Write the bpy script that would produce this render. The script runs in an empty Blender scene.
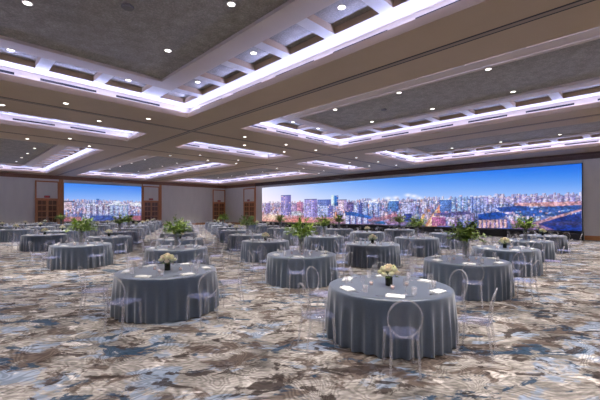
import bpy, bmesh, math, random
import numpy as np
from mathutils import Vector, Matrix
random.seed(7)
rng = np.random.default_rng(11)
S = bpy.context.scene
COL = S.collection
PI = math.pi

# ------------------------------------------------------------------ camera, world, exposure
CAMZ, YAW, FPX = 1.902, 0.780, 348.178
cd = bpy.data.cameras.new('camera'); cam = bpy.data.objects.new('camera', cd); COL.objects.link(cam)
cam.location = (0, 0, CAMZ); cam.rotation_euler = (PI/2, 0, YAW)
cd.sensor_width = 36; cd.lens = FPX*36/600; cd.shift_y = 11.588/600; cd.clip_end = 200; cd.clip_start = .05
S.camera = cam
w = bpy.data.worlds.new('world'); S.world = w; w.use_nodes = True
w.node_tree.nodes['Background'].inputs[0].default_value = (.5, .5, .55, 1)
w.node_tree.nodes['Background'].inputs[1].default_value = .05
S.view_settings.view_transform = 'Standard'; S.view_settings.look = 'None'
S.view_settings.gamma = 1; S.view_settings.use_curve_mapping = False
EXPO = 0.26
S.view_settings.exposure = EXPO
S.cycles.transparent_max_bounces = 48
S.cycles.max_bounces = 8
S.cycles.diffuse_bounces = 4
S.cycles.use_light_tree = True
S.cycles.sample_clamp_indirect = 4; S.cycles.sample_clamp_direct = 8
S.cycles.caustics_reflective = False; S.cycles.caustics_refractive = False
LED_W = 28          # cove light, watts per metre
LED_COL = (.42, .49, 1.0)
DOWN_W = 50.0         # each downlight
DOWN_COL = (1.0, .93, .86)

# ------------------------------------------------------------------ dimensions
XL, XR, YF, YB = -45.75, 9.2, 30.0, -6.0
Z0 = 5.82
ZL, ZT, Z1, Z2 = Z0+.20, Z0+.10, Z0+.50, Z0+.68
COLX = [(-43.7, -24.45), (-20.4, -17.75), (-13.57, 7.1)]
ROWY = [(-2.93, 7.03), (9.70, 17.15), (19.85, 27.36)]
TRX, TRY = [-22.42, -15.68], [8.33, 18.5]

# ------------------------------------------------------------------ materials
def srgb(r, g, b):
    def f(c):
        c /= 255.
        return c/12.92 if c <= .04045 else ((c+.055)/1.055)**2.4
    return (f(r), f(g), f(b), 1)

class NT:
    def __init__(s, name):
        s.m = bpy.data.materials.new(name); s.m.use_nodes = True
        s.n = s.m.node_tree.nodes; s.l = s.m.node_tree.links
        s.b = s.n['Principled BSDF']; s.out = s.n['Material Output']
    def add(s, t, **k):
        x = s.n.new(t)
        for a, v in k.items(): setattr(x, a, v)
        return x
    def link(s, a, b): s.l.new(a, b)
    def coord(s, scale=(1, 1, 1), rot=(0, 0, 0), kind='Object'):
        t = s.add('ShaderNodeTexCoord'); mp = s.add('ShaderNodeMapping')
        mp.inputs['Scale'].default_value = scale; mp.inputs['Rotation'].default_value = rot
        s.link(t.outputs[kind], mp.inputs[0]); return mp.outputs[0]
    def noise(s, vec, scale, detail=4, rough=.5, dist=0):
        x = s.add('ShaderNodeTexNoise'); x.inputs['Scale'].default_value = scale; x.inputs['Detail'].default_value = detail
        x.inputs['Roughness'].default_value = rough; x.inputs['Distortion'].default_value = dist
        s.link(vec, x.inputs['Vector']); return x
    def ramp(s, fac, stops, interp='LINEAR'):
        r = s.add('ShaderNodeValToRGB'); r.color_ramp.interpolation = interp
        e = r.color_ramp.elements
        while len(e) < len(stops): e.new(.5)
        for k, (p, c) in enumerate(stops): e[k].position = p; e[k].color = c
        s.link(fac, r.inputs[0]); return r.outputs[0]
    def mix(s, f, a, b, blend='MIX'):
        x = s.add('ShaderNodeMix'); x.data_type = 'RGBA'; x.blend_type = blend
        for v, i in ((f, 0), (a, 6), (b, 7)):
            if isinstance(v, (int, float, tuple)): x.inputs[i].default_value = v
            else: s.link(v, x.inputs[i])
        return x.outputs[2]
    def bump(s, h, strength=.2, dist=.01):
        x = s.add('ShaderNodeBump'); x.inputs['Strength'].default_value = strength; x.inputs['Distance'].default_value = dist
        s.link(h, x.inputs['Height']); s.link(x.outputs[0], s.b.inputs['Normal'])

def G(v): return (v, v, v, 1)

def plain(name, col, rough=.6, var=.12, scale=4, metallic=0, spec=.5, bump=0):
    t = NT(name); c = t.coord()
    n = t.noise(c, scale, 5)
    a = tuple(x*(1-var) for x in col[:3])+(1,); b = tuple(min(1, x*(1+var)) for x in col[:3])+(1,)
    t.link(t.ramp(n.outputs[0], [(.3, a), (.7, b)]), t.b.inputs['Base Color'])
    t.b.inputs['Roughness'].default_value = rough; t.b.inputs['Metallic'].default_value = metallic
    t.b.inputs['Specular IOR Level'].default_value = spec
    if bump: t.bump(n.outputs[0], bump, .005)
    return t.m

def emit(name, col, strength):
    t = NT(name); t.b.inputs['Base Color'].default_value = (0, 0, 0, 1)
    t.b.inputs['Emission Color'].default_value = col; t.b.inputs['Emission Strength'].default_value = strength
    return t.m

M = {}
M['ceil'] = plain('ceiling_paint', srgb(184, 160, 134), .5, .03, 1.2)
M['cove'] = plain('cove_paint', srgb(204, 198, 190), .6, .02, 1.5)
M['frame'] = plain('coffer_frame_paint', srgb(188, 170, 150), .6, .03, 1.2)
def acoustic():
    t = NT('acoustic_panel'); c = t.coord()
    n = t.noise(c, 22, 4, .8); n2 = t.noise(c, 3.5, 3)
    a = t.ramp(n.outputs[0], [(.3, srgb(122, 116, 108)), (.55, srgb(152, 145, 136)), (.8, srgb(190, 182, 172))])
    b = t.mix(.35, a, t.ramp(n2.outputs[0], [(.3, G(.25)), (.75, G(.75))]), 'OVERLAY')
    t.link(b, t.b.inputs['Base Color']); t.b.inputs['Roughness'].default_value = .9; t.bump(n.outputs[0], .5, .01)
    return t.m
M['acoustic'] = acoustic()
def wallm(name, base):
    t = NT(name); c = t.coord((1, 1, .25))
    n = t.noise(c, 2.2, 4)
    t.link(t.ramp(n.outputs[0], [(.3, tuple(x*.93 for x in base[:3])+(1,)), (.7, base)]), t.b.inputs['Base Color'])
    t.b.inputs['Roughness'].default_value = .75
    return t.m
M['wall'] = wallm('wall_fabric', srgb(218, 215, 210))
def wood(name, a, b, axis='Z'):
    t = NT(name); sc = {'Z': (9, 9, .8), 'X': (.8, 9, 9), 'Y': (9, .8, 9)}[axis]
    n = t.noise(t.coord(sc), 2.5, 6, .6, 1.2)
    t.link(t.ramp(n.outputs[0], [(.3, a), (.7, b)]), t.b.inputs['Base Color']); t.b.inputs['Roughness'].default_value = .4
    return t.m
M['wood'] = wood('stained_wood', srgb(144, 86, 48), srgb(200, 134, 80))
M['wood_dark'] = wood('dark_wood', srgb(52, 34, 28), srgb(78, 52, 42), 'X')
M['wood_cornice'] = wood('cornice_wood', srgb(110, 74, 56), srgb(146, 100, 74), 'Y')
M['wood_base'] = wood('baseboard_wood', srgb(150, 98, 52), srgb(186, 128, 74), 'X')
M['slot'] = plain('black_slot', (.006, .006, .012, 1), .5, .1)
M['alu'] = plain('satin_track_metal', srgb(150, 134, 122), .45, .05, 3, .35)
M['dark'] = plain('black_stage_cloth', (.006, .006, .008, 1), .8, .2)
M['bezel'] = plain('black_bezel', (.01, .01, .014, 1), .4, .1)
M['lamp'] = emit('lamp_lens', (1, .93, .86, 1), 5)
M['ring'] = plain('white_trim_ring', (.75, .73, .7, 1), .4, .03)
M['doorglass'] = plain('dark_door_glass', srgb(100, 66, 42), .12, .2, 2)
M['exit'] = emit('exit_red', (1, .03, .02, 1), .6)
M['signbox'] = plain('sign_housing', srgb(120, 80, 78), .5, .05)
M['napkin'] = plain('white_linen', (.86, .85, .84, 1), .8, .03, 8)
M['vase_dark'] = plain('dark_glass_vase', srgb(40, 46, 36), .12, .3, 20)
M['stem'] = plain('green_stem', srgb(70, 84, 34), .6, .2, 12)
M['petal'] = plain('cream_petal', srgb(255, 248, 218), .7, .06, 18)
M['petal_pink'] = plain('blush_petal', srgb(252, 236, 214), .7, .06, 18)
M['steel'] = plain('polished_steel', (.5, .5, .52, 1), .2, .05, 8, 1)
M['wax'] = plain('candle_wax', srgb(245, 205, 190), .5, .04, 10)
M['speaker'] = plain('grey_speaker_grille', srgb(105, 98, 94), .6, .1, 30)

def leafm():
    t = NT('leaf_green'); n = t.noise(t.coord(), 5, 3)
    t.link(t.ramp(n.outputs[0], [(.3, srgb(66, 96, 26)), (.55, srgb(116, 142, 44)), (.75, srgb(180, 190, 96))]), t.b.inputs['Base Color'])
    t.b.inputs['Roughness'].default_value = .45
    return t.m
M['leaf'] = leafm()
def clothm():
    t = NT('slate_satin'); c = t.coord((1, 1, 1))
    n = t.noise(c, 60, 3, .7); n2 = t.noise(c, 5, 3)
    a = t.ramp(n.outputs[0], [(.35, srgb(34, 49, 66)), (.65, srgb(49, 67, 88))])
    t.link(t.mix(.15, a, n2.outputs[0], 'OVERLAY'), t.b.inputs['Base Color'])
    t.b.inputs['Roughness'].default_value = .42; t.b.inputs['Sheen Weight'].default_value = .45; t.b.inputs['Sheen Roughness'].default_value = .55; t.b.inputs['Sheen Tint'].default_value = (.9, .93, 1, 1); t.b.inputs['Specular IOR Level'].default_value = .8; t.b.inputs['Coat Weight'].default_value = .5; t.b.inputs['Coat Roughness'].default_value = .35
    t.bump(n.outputs[0], .08, .002)
    return t.m
M['cloth'] = clothm()
def acrylic(name, tint, body, base, edge, diff=.45):
    """thin clear polycarbonate: see-through face on, bright and milky where the surface turns away"""
    t = NT(name); t.n.remove(t.b)
    tr = t.add('ShaderNodeBsdfTransparent'); tr.inputs[0].default_value = tint
    gl = t.add('ShaderNodeBsdfGlossy'); gl.inputs['Roughness'].default_value = .06; gl.inputs[0].default_value = (1, 1, 1, 1)
    df = t.add('ShaderNodeBsdfDiffuse'); df.inputs[0].default_value = body
    m1 = t.add('ShaderNodeMixShader'); m1.inputs[0].default_value = diff
    t.link(gl.outputs[0], m1.inputs[1]); t.link(df.outputs[0], m1.inputs[2])
    lw = t.add('ShaderNodeLayerWeight'); lw.inputs['Blend'].default_value = .35
    r = t.ramp(lw.outputs['Facing'], [(0, G(base)), (.6, G(base*1.5)), (.85, G(edge*.45)), (1, G(edge))])
    m2 = t.add('ShaderNodeMixShader'); t.link(r, m2.inputs[0])
    t.link(tr.outputs[0], m2.inputs[1]); t.link(m1.outputs[0], m2.inputs[2]); t.link(m2.outputs[0], t.out.inputs[0])
    return t.m
M['acrylic'] = acrylic('clear_acrylic', (.975, .975, .985, 1), (.86, .84, .93, 1), .22, 1)
M['clear'] = acrylic('clear_acrylic_sheet', (.985, .985, .99, 1), (.86, .80, .86, 1), .03, .6, .2)
M['seat'] = acrylic('clear_acrylic_seat', (.95, .95, .98, 1), (.50, .56, 1, 1), .07, .9, .35)  # blue body colour paints in the reflection of screen and cove light
M['glass'] = acrylic('clear_glass', (.96, .96, .98, 1), (.95, .9, .92, 1), .2, 1)

def carpet():
    t = NT('patterned_carpet')
    c = t.coord((1, 1, 1), (0, 0, -.785))
    w_ = t.noise(c, .8, 3, .5)
    wm = t.add('ShaderNodeMix'); wm.data_type = 'VECTOR'; wm.inputs[0].default_value = .22
    t.link(c, wm.inputs[4]); t.link(w_.outputs['Color'], wm.inputs[5])
    vec = wm.outputs[1]
    def strokes(scale, loc, s, detail=5, rough=.62, dist=.6):
        mp = t.add('ShaderNodeMapping'); mp.inputs['Scale'].default_value = scale; mp.inputs['Location'].default_value = loc
        t.link(vec, mp.inputs[0]); return t.noise(mp.outputs[0], s, detail, rough, dist)
    base = strokes((.8, 1.15, 1), (0, 0, 0), 1.9)
    col = t.ramp(base.outputs[0], [(.34, srgb(82, 78, 75)), (.45, srgb(114, 109, 105)), (.56, srgb(137, 131, 126)), (.72, srgb(160, 155, 150))])
    fine = strokes((1, 1.6, 1), (3, 1, 0), 13, 3, .7)
    col = t.mix(.5, col, t.ramp(fine.outputs[0], [(.35, G(.30)), (.65, G(.70))]), 'OVERLAY')
    rings = t.add('ShaderNodeTexWave'); rings.wave_type = 'RINGS'; rings.inputs['Scale'].default_value = 7; rings.inputs['Distortion'].default_value = 22; rings.inputs['Detail'].default_value = 2; rings.inputs['Detail Scale'].default_value = .35
    t.link(vec, rings.inputs[0])
    col = t.mix(.3, col, t.ramp(rings.outputs[0], [(.2, G(.3)), (.8, G(.7))]), 'OVERLAY')
    cn = strokes((.9, 1.1, 1), (7, 3, 0), 1.6, 2, .5, .8)
    mu = t.add('ShaderNodeMath', operation='MULTIPLY'); mu.inputs[1].default_value = 150; t.link(cn.outputs[0], mu.inputs[0])
    si = t.add('ShaderNodeMath', operation='SINE'); t.link(mu.outputs[0], si.inputs[0])
    ab = t.add('ShaderNodeMath', operation='MULTIPLY_ADD'); ab.inputs[1].default_value = .5; ab.inputs[2].default_value = .5; t.link(si.outputs[0], ab.inputs[0])
    contour = t.ramp(ab.outputs[0], [(.2, G(.22)), (.75, G(.68))])
    def layer(col, sc, loc, s, lo, hi, amt, c_):
        n = strokes(sc, loc, s, 6, .64)
        return t.mix(t.ramp(n.outputs[0], [(lo, G(0)), (hi, G(amt))]), col, c_)
    col = layer(col, (.8, 1.25, 1), (1, 9, 0), 1.9, .545, .585, .75, srgb(112, 126, 146))
    col = layer(col, (.85, 1.2, 1), (5, 2, 0), 2.6, .52, .57, .85, srgb(72, 60, 54))
    col = layer(col, (.8, 1.35, 1), (1.1, 9.1, 0), 2.2, .575, .605, .9, srgb(30, 52, 72))
    col = layer(col, (.9, 1.4, 1), (15, 4, 0), 3.2, .56, .60, .9, srgb(46, 38, 36))
    col = layer(col, (.85, 1.5, 1), (25, 14, 0), 3.0, .60, .66, .6, srgb(206, 198, 192))
    col = t.mix(.42, col, contour, 'OVERLAY')
    t.link(col, t.b.inputs['Base Color'])
    t.b.inputs['Roughness'].default_value = .95; t.b.inputs['Specular IOR Level'].default_value = .1
    t.bump(fine.outputs[0], .3, .01)
    return t.m
M['carpet'] = carpet()

# ------------------------------------------------------------------ mesh helpers
class MB:
    """collects shapes into one mesh; faces carry a material index"""
    def __init__(s): s.v = []; s.f = []; s.mi = []; s.sm = []
    def add(s, vs, fs, mi=0, smooth=False):
        o = len(s.v); s.v += [tuple(v) for v in vs]
        for f in fs: s.f.append(tuple(i+o for i in f)); s.mi.append(mi); s.sm.append(smooth)
    def quad(s, a, b, c, d, mi=0): s.add([a, b, c, d], [(0, 1, 2, 3)], mi)
    def box(s, x0, x1, y0, y1, z0, z1, mi=0):
        s.add([(x0, y0, z0), (x1, y0, z0), (x1, y1, z0), (x0, y1, z0), (x0, y0, z1), (x1, y0, z1), (x1, y1, z1), (x0, y1, z1)],
              [(0, 3, 2, 1), (4, 5, 6, 7), (0, 1, 5, 4), (1, 2, 6, 5), (2, 3, 7, 6), (3, 0, 4, 7)], mi)
    def tube(s, pts, rad, n=8, mi=0, cap=True):
        pts = [Vector(p) for p in pts]; vs = []; fs = []
        rad = rad if isinstance(rad, (list, tuple)) else [rad]*len(pts)
        up = None
        for i, p in enumerate(pts):
            d = (pts[min(i+1, len(pts)-1)]-pts[max(i-1, 0)]).normalized()
            if up is None: up = Vector((0, 0, 1)) if abs(d.z) < .9 else Vector((1, 0, 0))
            a = d.cross(up).normalized(); b = a.cross(d).normalized(); up = b
            for k in range(n):
                t = 2*PI*k/n; vs.append(p+rad[i]*(math.cos(t)*a+math.sin(t)*b))
        for i in range(len(pts)-1):
            for k in range(n): fs.append((i*n+k, i*n+(k+1) % n, (i+1)*n+(k+1) % n, (i+1)*n+k))
        if cap: fs += [tuple(range(n))[::-1], tuple((len(pts)-1)*n+k for k in range(n))]
        s.add(vs, fs, mi, True)
    def lathe(s, prof, n=16, mi=0, c=(0, 0, 0), smooth=True):
        vs = [(c[0]+r*math.cos(2*PI*k/n), c[1]+r*math.sin(2*PI*k/n), c[2]+z) for r, z in prof for k in range(n)]
        fs = [(i*n+k, i*n+(k+1) % n, (i+1)*n+(k+1) % n, (i+1)*n+k) for i in range(len(prof)-1) for k in range(n)]
        s.add(vs, fs, mi, smooth)
    def mesh(s, name, mats):
        me = bpy.data.meshes.new(name); me.from_pydata(s.v, [], s.f)
        for m in (mats if isinstance(mats, (list, tuple)) else [mats]): me.materials.append(m)
        me.polygons.foreach_set('material_index', s.mi); me.polygons.foreach_set('use_smooth', s.sm)
        me.update(); return me
    def build(s, name, mats, parent=None, loc=(0, 0, 0)):
        o = bpy.data.objects.new(name, s.mesh(name, mats)); COL.objects.link(o); o.location = loc
        if parent: o.parent = parent
        return o

def tag(o, label=None, cat=None, group=None, kind=None):
    if label: o['label'] = label
    if cat: o['category'] = cat
    if group: o['group'] = group
    if kind: o['kind'] = kind
    return o
def empty(name, loc=(0, 0, 0), rz=0):
    o = bpy.data.objects.new(name, None); COL.objects.link(o); o.location = loc; o.rotation_euler = (0, 0, rz)
    o.empty_display_size = .1
    return o
KIDS = {}
def kid(parent, o): o.parent = parent; KIDS.setdefault(parent, []).append(o); return o
def dup(root, loc, rz=0, scale=1, label=None, group=None):
    r = root.copy(); COL.objects.link(r); r.location = loc; r.rotation_euler = (0, 0, rz); r.scale = (scale,)*3
    if label: r['label'] = label
    if group: r['group'] = group
    for c in KIDS.get(root, []):
        d = c.copy(); COL.objects.link(d); d.parent = r
        for g in KIDS.get(c, []):
            e = g.copy(); COL.objects.link(e); e.parent = d
    return r
def struct(o): o['kind'] = 'structure'; return o

# ------------------------------------------------------------------ room shell
m = MB(); m.quad((XL, YB, 0), (XR, YB, 0), (XR, YF, 0), (XL, YF, 0)); struct(m.build('floor', M['carpet']))
m = MB(); m.box(XL-.15, XL, YB, YF+.15, 0, Z0); wl = struct(m.build('wall_left', M['wall']))
m = MB(); m.box(XL, XR+.15, YF, YF+.15, 0, Z0); struct(m.build('wall_back', M['wall']))
m = MB(); m.box(XR, XR+.15, YB, YF, 0, Z0); struct(m.build('wall_right', M['wall']))
m = MB(); m.box(XL, XR+.15, YB-.15, YB, 0, Z0); struct(m.build('wall_front', M['wall']))

def holes_plane(mb, rect, holes, z, mi):
    """horizontal plane facing down with rectangular holes"""
    x0, x1, y0, y1 = rect
    xs = sorted({x0, x1} | {h[k] for h in holes for k in (0, 1)}); ys = sorted({y0, y1} | {h[k] for h in holes for k in (2, 3)})
    for a, b in zip(xs, xs[1:]):
        for c, d in zip(ys, ys[1:]):
            mx, my = (a+b)/2, (c+d)/2
            if any(h[0] < mx < h[1] and h[2] < my < h[3] for h in holes): continue
            mb.quad((a, c, z), (a, d, z), (b, d, z), (b, c, z), mi)
def ring_walls(mb, r, z0, z1, mi):
    x0, x1, y0, y1 = r; p = [(x0, y0), (x1, y0), (x1, y1), (x0, y1)]
    for i in range(4):
        a, b = p[i], p[(i+1) % 4]; mb.quad((*a, z0), (*b, z0), (*b, z1), (*a, z1), mi)
def grow(r, s): return (r[0]-s, r[1]+s, r[2]-s, r[3]+s)

coffers = [(x0, x1, y0, y1) for (y0, y1) in ROWY for (x0, x1) in COLX]
m = MB(); holes_plane(m, (XL, XR, YB, YF), coffers, Z0, 0)
struct(m.build('ceiling', M['ceil']))

def cells_along(a, b, corner=1.38):
    """recess intervals along a strip, corner recess first and last"""
    L = b-a; gap = .34
    n = max(0, round((L-2*corner-gap)/1.6))
    if n == 0: return [(a, b)]
    wd = (L-2*corner-(n+1)*gap)/n
    out = [(a, a+corner)]; p = a+corner
    for i in range(n): out.append((p+gap, p+gap+wd)); p += gap+wd
    out.append((b-corner, b)); return out

tex_lights = []; 
for ci, r in enumerate(coffers):
    x0, x1, y0, y1 = r; narrow = x1-x0 < 5
    m = MB()
    ring_walls(m, r, Z0, ZL, 0)                                    # lip
    holes_plane(m, grow(r, .035), [r], ZL, 0)
    ring_walls(m, grow(r, .035), ZT, ZL, 0)
    holes_plane(m, grow(r, .28), [grow(r, .035)], ZT, 1)           # floor of the light trough
    ring_walls(m, grow(r, .28), ZT, Z1, 1)
    i1 = grow(r, -.25)
    if narrow:
        ys = cells_along(i1[2], i1[3]); hs = [(i1[0], i1[1], a, b) for a, b in ys]; pan = None
    else:
        xs = cells_along(i1[0], i1[1], 1.07); ys = cells_along(i1[2], i1[3]); dw = 1.03
        hs = [(a, b, i1[3]-dw, i1[3]) for a, b in xs]+[(a, b, i1[2], i1[2]+dw) for a, b in xs]
        hs += [(i1[0], i1[0]+dw, a, b) for a, b in ys[1:-1]]+[(i1[1]-dw, i1[1], a, b) for a, b in ys[1:-1]]
        pan = grow(r, -1.95)
        for k, (a, b) in enumerate(xs):
            if k % 2 == 1: tex_lights += [((a+b)/2, i1[3]-.55), ((a+b)/2, i1[2]+.55)]
        for k, (a, b) in enumerate(ys[1:-1]):
            if k % 2 == 1 or len(ys) < 6: tex_lights += [(i1[0]+.5, (a+b)/2), (i1[1]-.5, (a+b)/2)]
    core = grow(r, -1.28)
    holes_plane(m, grow(r, .28), hs+([core] if pan else []), Z1, 1)
    if pan: holes_plane(m, core, [pan], Z1, 3)
    for h in hs:
        ring_walls(m, h, Z1, Z2, 0); m.quad((h[0], h[2], Z2), (h[0], h[3], Z2), (h[1], h[3], Z2), (h[1], h[2], Z2), 2)
    if pan:
        ring_walls(m, pan, Z1-.025, Z1+.06, 3)
        q = grow(pan, .16); holes_plane(m, q, [pan], Z1-.025, 3); ring_walls(m, q, Z1-.025, Z1, 3)
        m.quad((pan[0], pan[2], Z1+.06), (pan[0], pan[3], Z1+.06), (pan[1], pan[3], Z1+.06), (pan[1], pan[2], Z1+.06), 2)
    struct(m.build('ceiling', [M['ceil'], M['cove'], M['acoustic'], M['frame']]))
    # the cove lamps lying in the trough
    def cove(cx, cy, L, rz, tx, ty):
        ld = bpy.data.lights.new('cove_light', 'AREA'); ld.shape = 'RECTANGLE'; ld.size = L; ld.size_y = .10
        ld.energy = LED_W*L; ld.color = LED_COL
        o = bpy.data.objects.new('cove_light', ld); COL.objects.link(o); o.location = (cx, cy, ZL-.02)
        zdir = -Vector((tx*1.5, ty*1.5, 1)).normalized(); xdir = Vector((math.cos(rz), math.sin(rz), 0)); ydir = zdir.cross(xdir)
        o.matrix_world = Matrix.Translation(o.location) @ Matrix((xdir, ydir, zdir)).transposed().to_4x4()
    cx, cy = (x0+x1)/2, (y0+y1)/2
    cove(cx, y1+.075, x1-x0, 0, 0, -1); cove(cx, y0-.075, x1-x0, 0, 0, 1)
    cove(x0-.075, cy, y1-y0, PI/2, 1, 0); cove(x1+.075, cy, y1-y0, PI/2, -1, 0)

COLN = ['left', 'narrow middle', 'right']; ROWN = ['nearest', 'middle', 'farthest']
ORD = ['first', 'second', 'third', 'fourth', 'fifth', 'sixth', 'seventh', 'eighth', 'ninth', 'tenth', 'eleventh', 'twelfth', 'thirteenth', 'fourteenth']
# black slot diffusers on the far walls of the troughs
for ci, (x0, x1, y0, y1) in enumerate(coffers):
    c, rr = COLN[ci % 3], ROWN[ci//3]
    n = 3; k0 = y0+.43
    for k in range(n):
        m = MB(); a = y1-1.05-1.62-k*2.27; m.box(x0-.282, x0-.274, a, a+1.62, Z0+.31, Z0+.385)
        tag(m.build('air_slot', M['slot']), f'black air slot, {ORD[k]} from the far end, left side of the {rr} {c} cove', 'vent', 'black air slots in the ceiling coves')
    L = x1-x0; n = max(1, int((L-.6)//2.35)) 
    if L < 5: n = 1
    for k in range(n):
        m = MB(); a = x0+.55+k*2.35
        if a > 1.0: continue
        m.box(a, a+1.65, y1+.274, y1+.282, Z0+.31, Z0+.385)
        tag(m.build('air_slot', M['slot']), f'black air slot, {ORD[k]} from the left, far side of the {rr} {c} cove', 'vent', 'black air slots in the ceiling coves')

# partition tracks
def track(i, x0, x1, y0, y1):
    m = MB(); z = Z0
    if x1-x0 > y1-y0:
        c = (y0+y1)/2
        for s in (-.085, .085): m.box(x0, x1, c+s-.024, c+s+.024, z-.006, z+.004, 0)
        m.box(x0, x1, c-.06, c+.06, z-.008, z+.004, 1)
    else:
        c = (x0+x1)/2
        for s in (-.085, .085): m.box(c+s-.024, c+s+.024, y0, y1, z-.006, z+.004, 0)
        m.box(c-.06, c+.06, y0, y1, z-.008, z+.004, 1)
    struct(m.build(f'trim_{i}', [M['slot'], M['alu']]))
for i, y in enumerate(TRY): track(i+1, XL+.1, XR-.1, y-.1, y+.1)
for i, x in enumerate(TRX):
    ys = [YB+.1]+[v for y in TRY for v in (y-.13, y+.13)]+[YF-.2]
    for k in range(0, len(ys), 2): track(3+i*3+k//2, x-.1, x+.1, ys[k], ys[k+1])

# cornices and baseboards
m = MB(); m.box(XL, XL+.10, YB, YF, 5.42, Z0-.002); m.box(XL, XL+.15, YB, YF, 5.70, Z0-.002); struct(m.build('trim_9', M['wood_cornice']))
m = MB(); m.box(XL+.15, -38.2, YF-.10, YF, 5.42, Z0-.002); m.box(XL+.15, -38.2, YF-.15, YF, 5.70, Z0-.002); struct(m.build('trim_10', M['wood_cornice']))
m = MB(); m.box(-38.2, XR, YF-.16, YF, 5.40, Z0-.002); m.box(-38.2, XR, YF-.22, YF, 5.66, Z0-.002); struct(m.build('trim_11', M['wood_dark']))
def baseb(i, x0, x1, y0, y1):
    m = MB(); m.box(x0, x1, y0, y1, 0, .30); m.box(x0-.005, x1+.005, y0-.005, y1+.005, .26, .30); struct(m.build(f'baseboard_{i}', M['wood_base']))
baseb('left_near', XL, XL+.05, YB, 6.3); baseb('left_far', XL, XL+.05, 20.0, 27.7)
baseb('back_left', XL+.2, -41.6, YF-.05, YF); baseb('back_right', -2.85, XR, YF-.05, YF); baseb('back_middle', -38.15, -37.2, YF-.05, YF)

# ------------------------------------------------------------------ doors
def door(n, to, w, post_r=0.0, post_l=0.0, label_side=''):
    """to(u, depth, z): u along the wall from the door's left jamb, depth out of the wall"""
    def bx(mb, u0, u1, d0, d1, z0, z1, mi=0):
        a = to(u0, d0); b = to(u1, d1)
        mb.box(min(a[0], b[0]), max(a[0], b[0]), min(a[1], b[1]), max(a[1], b[1]), z0, z1, mi)
    H = 3.2; T = 5.2
    root = empty(f'door_{n}', (*to(w/2, 0), 0)); struct(root)
    inv = Matrix.Translation(-Vector(root.location))
    def fin(mb, name, mats, parent=root, off=(0, 0, 0)):
        o = mb.build(name, mats); 
        o.data.transform(inv); o.parent = parent; return o
    f = MB(); fw = .13
    bx(f, 0, fw, 0, .10, 0, T); bx(f, w-fw, w, 0, .10, 0, T); bx(f, fw, w-fw, 0, .10, T-fw, T); bx(f, fw, w-fw, 0, .10, H, H+fw)
    if post_r: bx(f, w, w+post_r, 0, .06, 0, 5.42)
    if post_l: bx(f, -post_l, 0, 0, .06, 0, 5.42)
    fin(f, 'door_frame', M['wood'])
    p = MB(); bx(p, fw, w-fw, 0, .03, H+fw, T-fw); fin(p, 'transom_panel', M['wall'])
    iw = (w-2*fw)/2
    for s in range(2):
        u0 = fw+s*iw+.006; u1 = u0+iw-.012
        d = MB(); st = .10
        bx(d, u0, u0+st, 0, .07, .02, H); bx(d, u1-st, u1, 0, .07, .02, H)
        rails = [.02, .62, 1.26, 1.9, 2.54]
        for z in rails: bx(d, u0+st, u1-st, 0, .07, z, z+.10)
        bx(d, u0+st, u1-st, 0, .07, H-.12, H); um = (u0+u1)/2; bx(d, um-.02, um+.02, 0, .06, .12, H-.12)
        leaf = fin(d, 'door_leaf', M['wood'])
        g = MB(); bx(g, u0+st-.01, u1-st+.01, 0, .045, .1, H-.1); go = fin(g, 'door_glass', M['doorglass'], leaf)
        h = MB(); uh = u1-.06 if s == 0 else u0+.06
        bx(h, uh-.015, uh+.015, .07, .12, .9, 1.35); fin(h, 'door_handle', M['steel'], leaf)
    return root
door(1, lambda u, d: (XL+d, 6.45+u), 2.12, post_r=.42)
door(2, lambda u, d: (XL+d, 17.55+u), 2.15, post_l=.12, post_r=.3)
door(3, lambda u, d: (XL+d, 27.72+u), 2.15)
door(4, lambda u, d: (-41.05+u, YF-d), 2.65, post_r=.15)

def text_mesh(txt, size, name, mat):
    cu = bpy.data.curves.new(name, 'FONT'); cu.body = txt; cu.size = size; cu.align_x = 'CENTER'; cu.align_y = 'CENTER'; cu.extrude = .004
    ob = bpy.data.objects.new(name, cu); COL.objects.link(ob); bpy.context.view_layer.update()
    me = bpy.data.meshes.new_from_object(ob); bpy.data.objects.remove(ob); me.materials.clear(); me.materials.append(mat)
    return me
em = text_mesh('EXIT', .17, 'exit_letters', M['exit'])
for (x, y, rz, lab) in ((XL+.06, 7.5, PI/2, 'over the leftmost wooden doors'), (XL+.06, 18.6, PI/2, 'over the doors right of the smaller screen'),
                        (XL+.06, 28.8, PI/2, 'over the doors left of the far corner'), (-39.9, YF-.06, 0, 'over the doors right of the far corner')):
    r = empty('exit_sign', (x, y, 3.50), rz); tag(r, 'small red exit sign '+lab, 'sign', 'exit signs over the doors')
    b = MB(); b.box(-.26, .26, -.03, .03, -.12, .12); b.build('sign_housing', M['signbox'], r)
    o = bpy.data.objects.new('lettering', em); COL.objects.link(o); o.parent = r; o.location = (0, -.034, 0); o.rotation_euler = (PI/2, 0, 0)

# ------------------------------------------------------------------ the two LED walls: the picture they show is painted here
def fnoise(shape, cell, seed):
    r = np.random.default_rng(seed); h, w_ = shape; ch, cw = cell
    g = r.random((int(h/ch)+3, int(w_/cw)+3)); y = np.arange(h)/ch; x = np.arange(w_)/cw
    yi = y.astype(int); xi = x.astype(int); fy = (y-yi)[:, None]; fx = (x-xi)[None]
    a = g[np.ix_(yi, xi)]; b = g[np.ix_(yi, xi+1)]; c = g[np.ix_(yi+1, xi)]; d = g[np.ix_(yi+1, xi+1)]
    return a*(1-fx)*(1-fy)+b*fx*(1-fy)+c*(1-fx)*fy+d*fx*fy
def lerp(a, b, t): return np.array(a)[None, None]*(1-t[..., None])+np.array(b)[None, None]*t[..., None]

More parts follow.
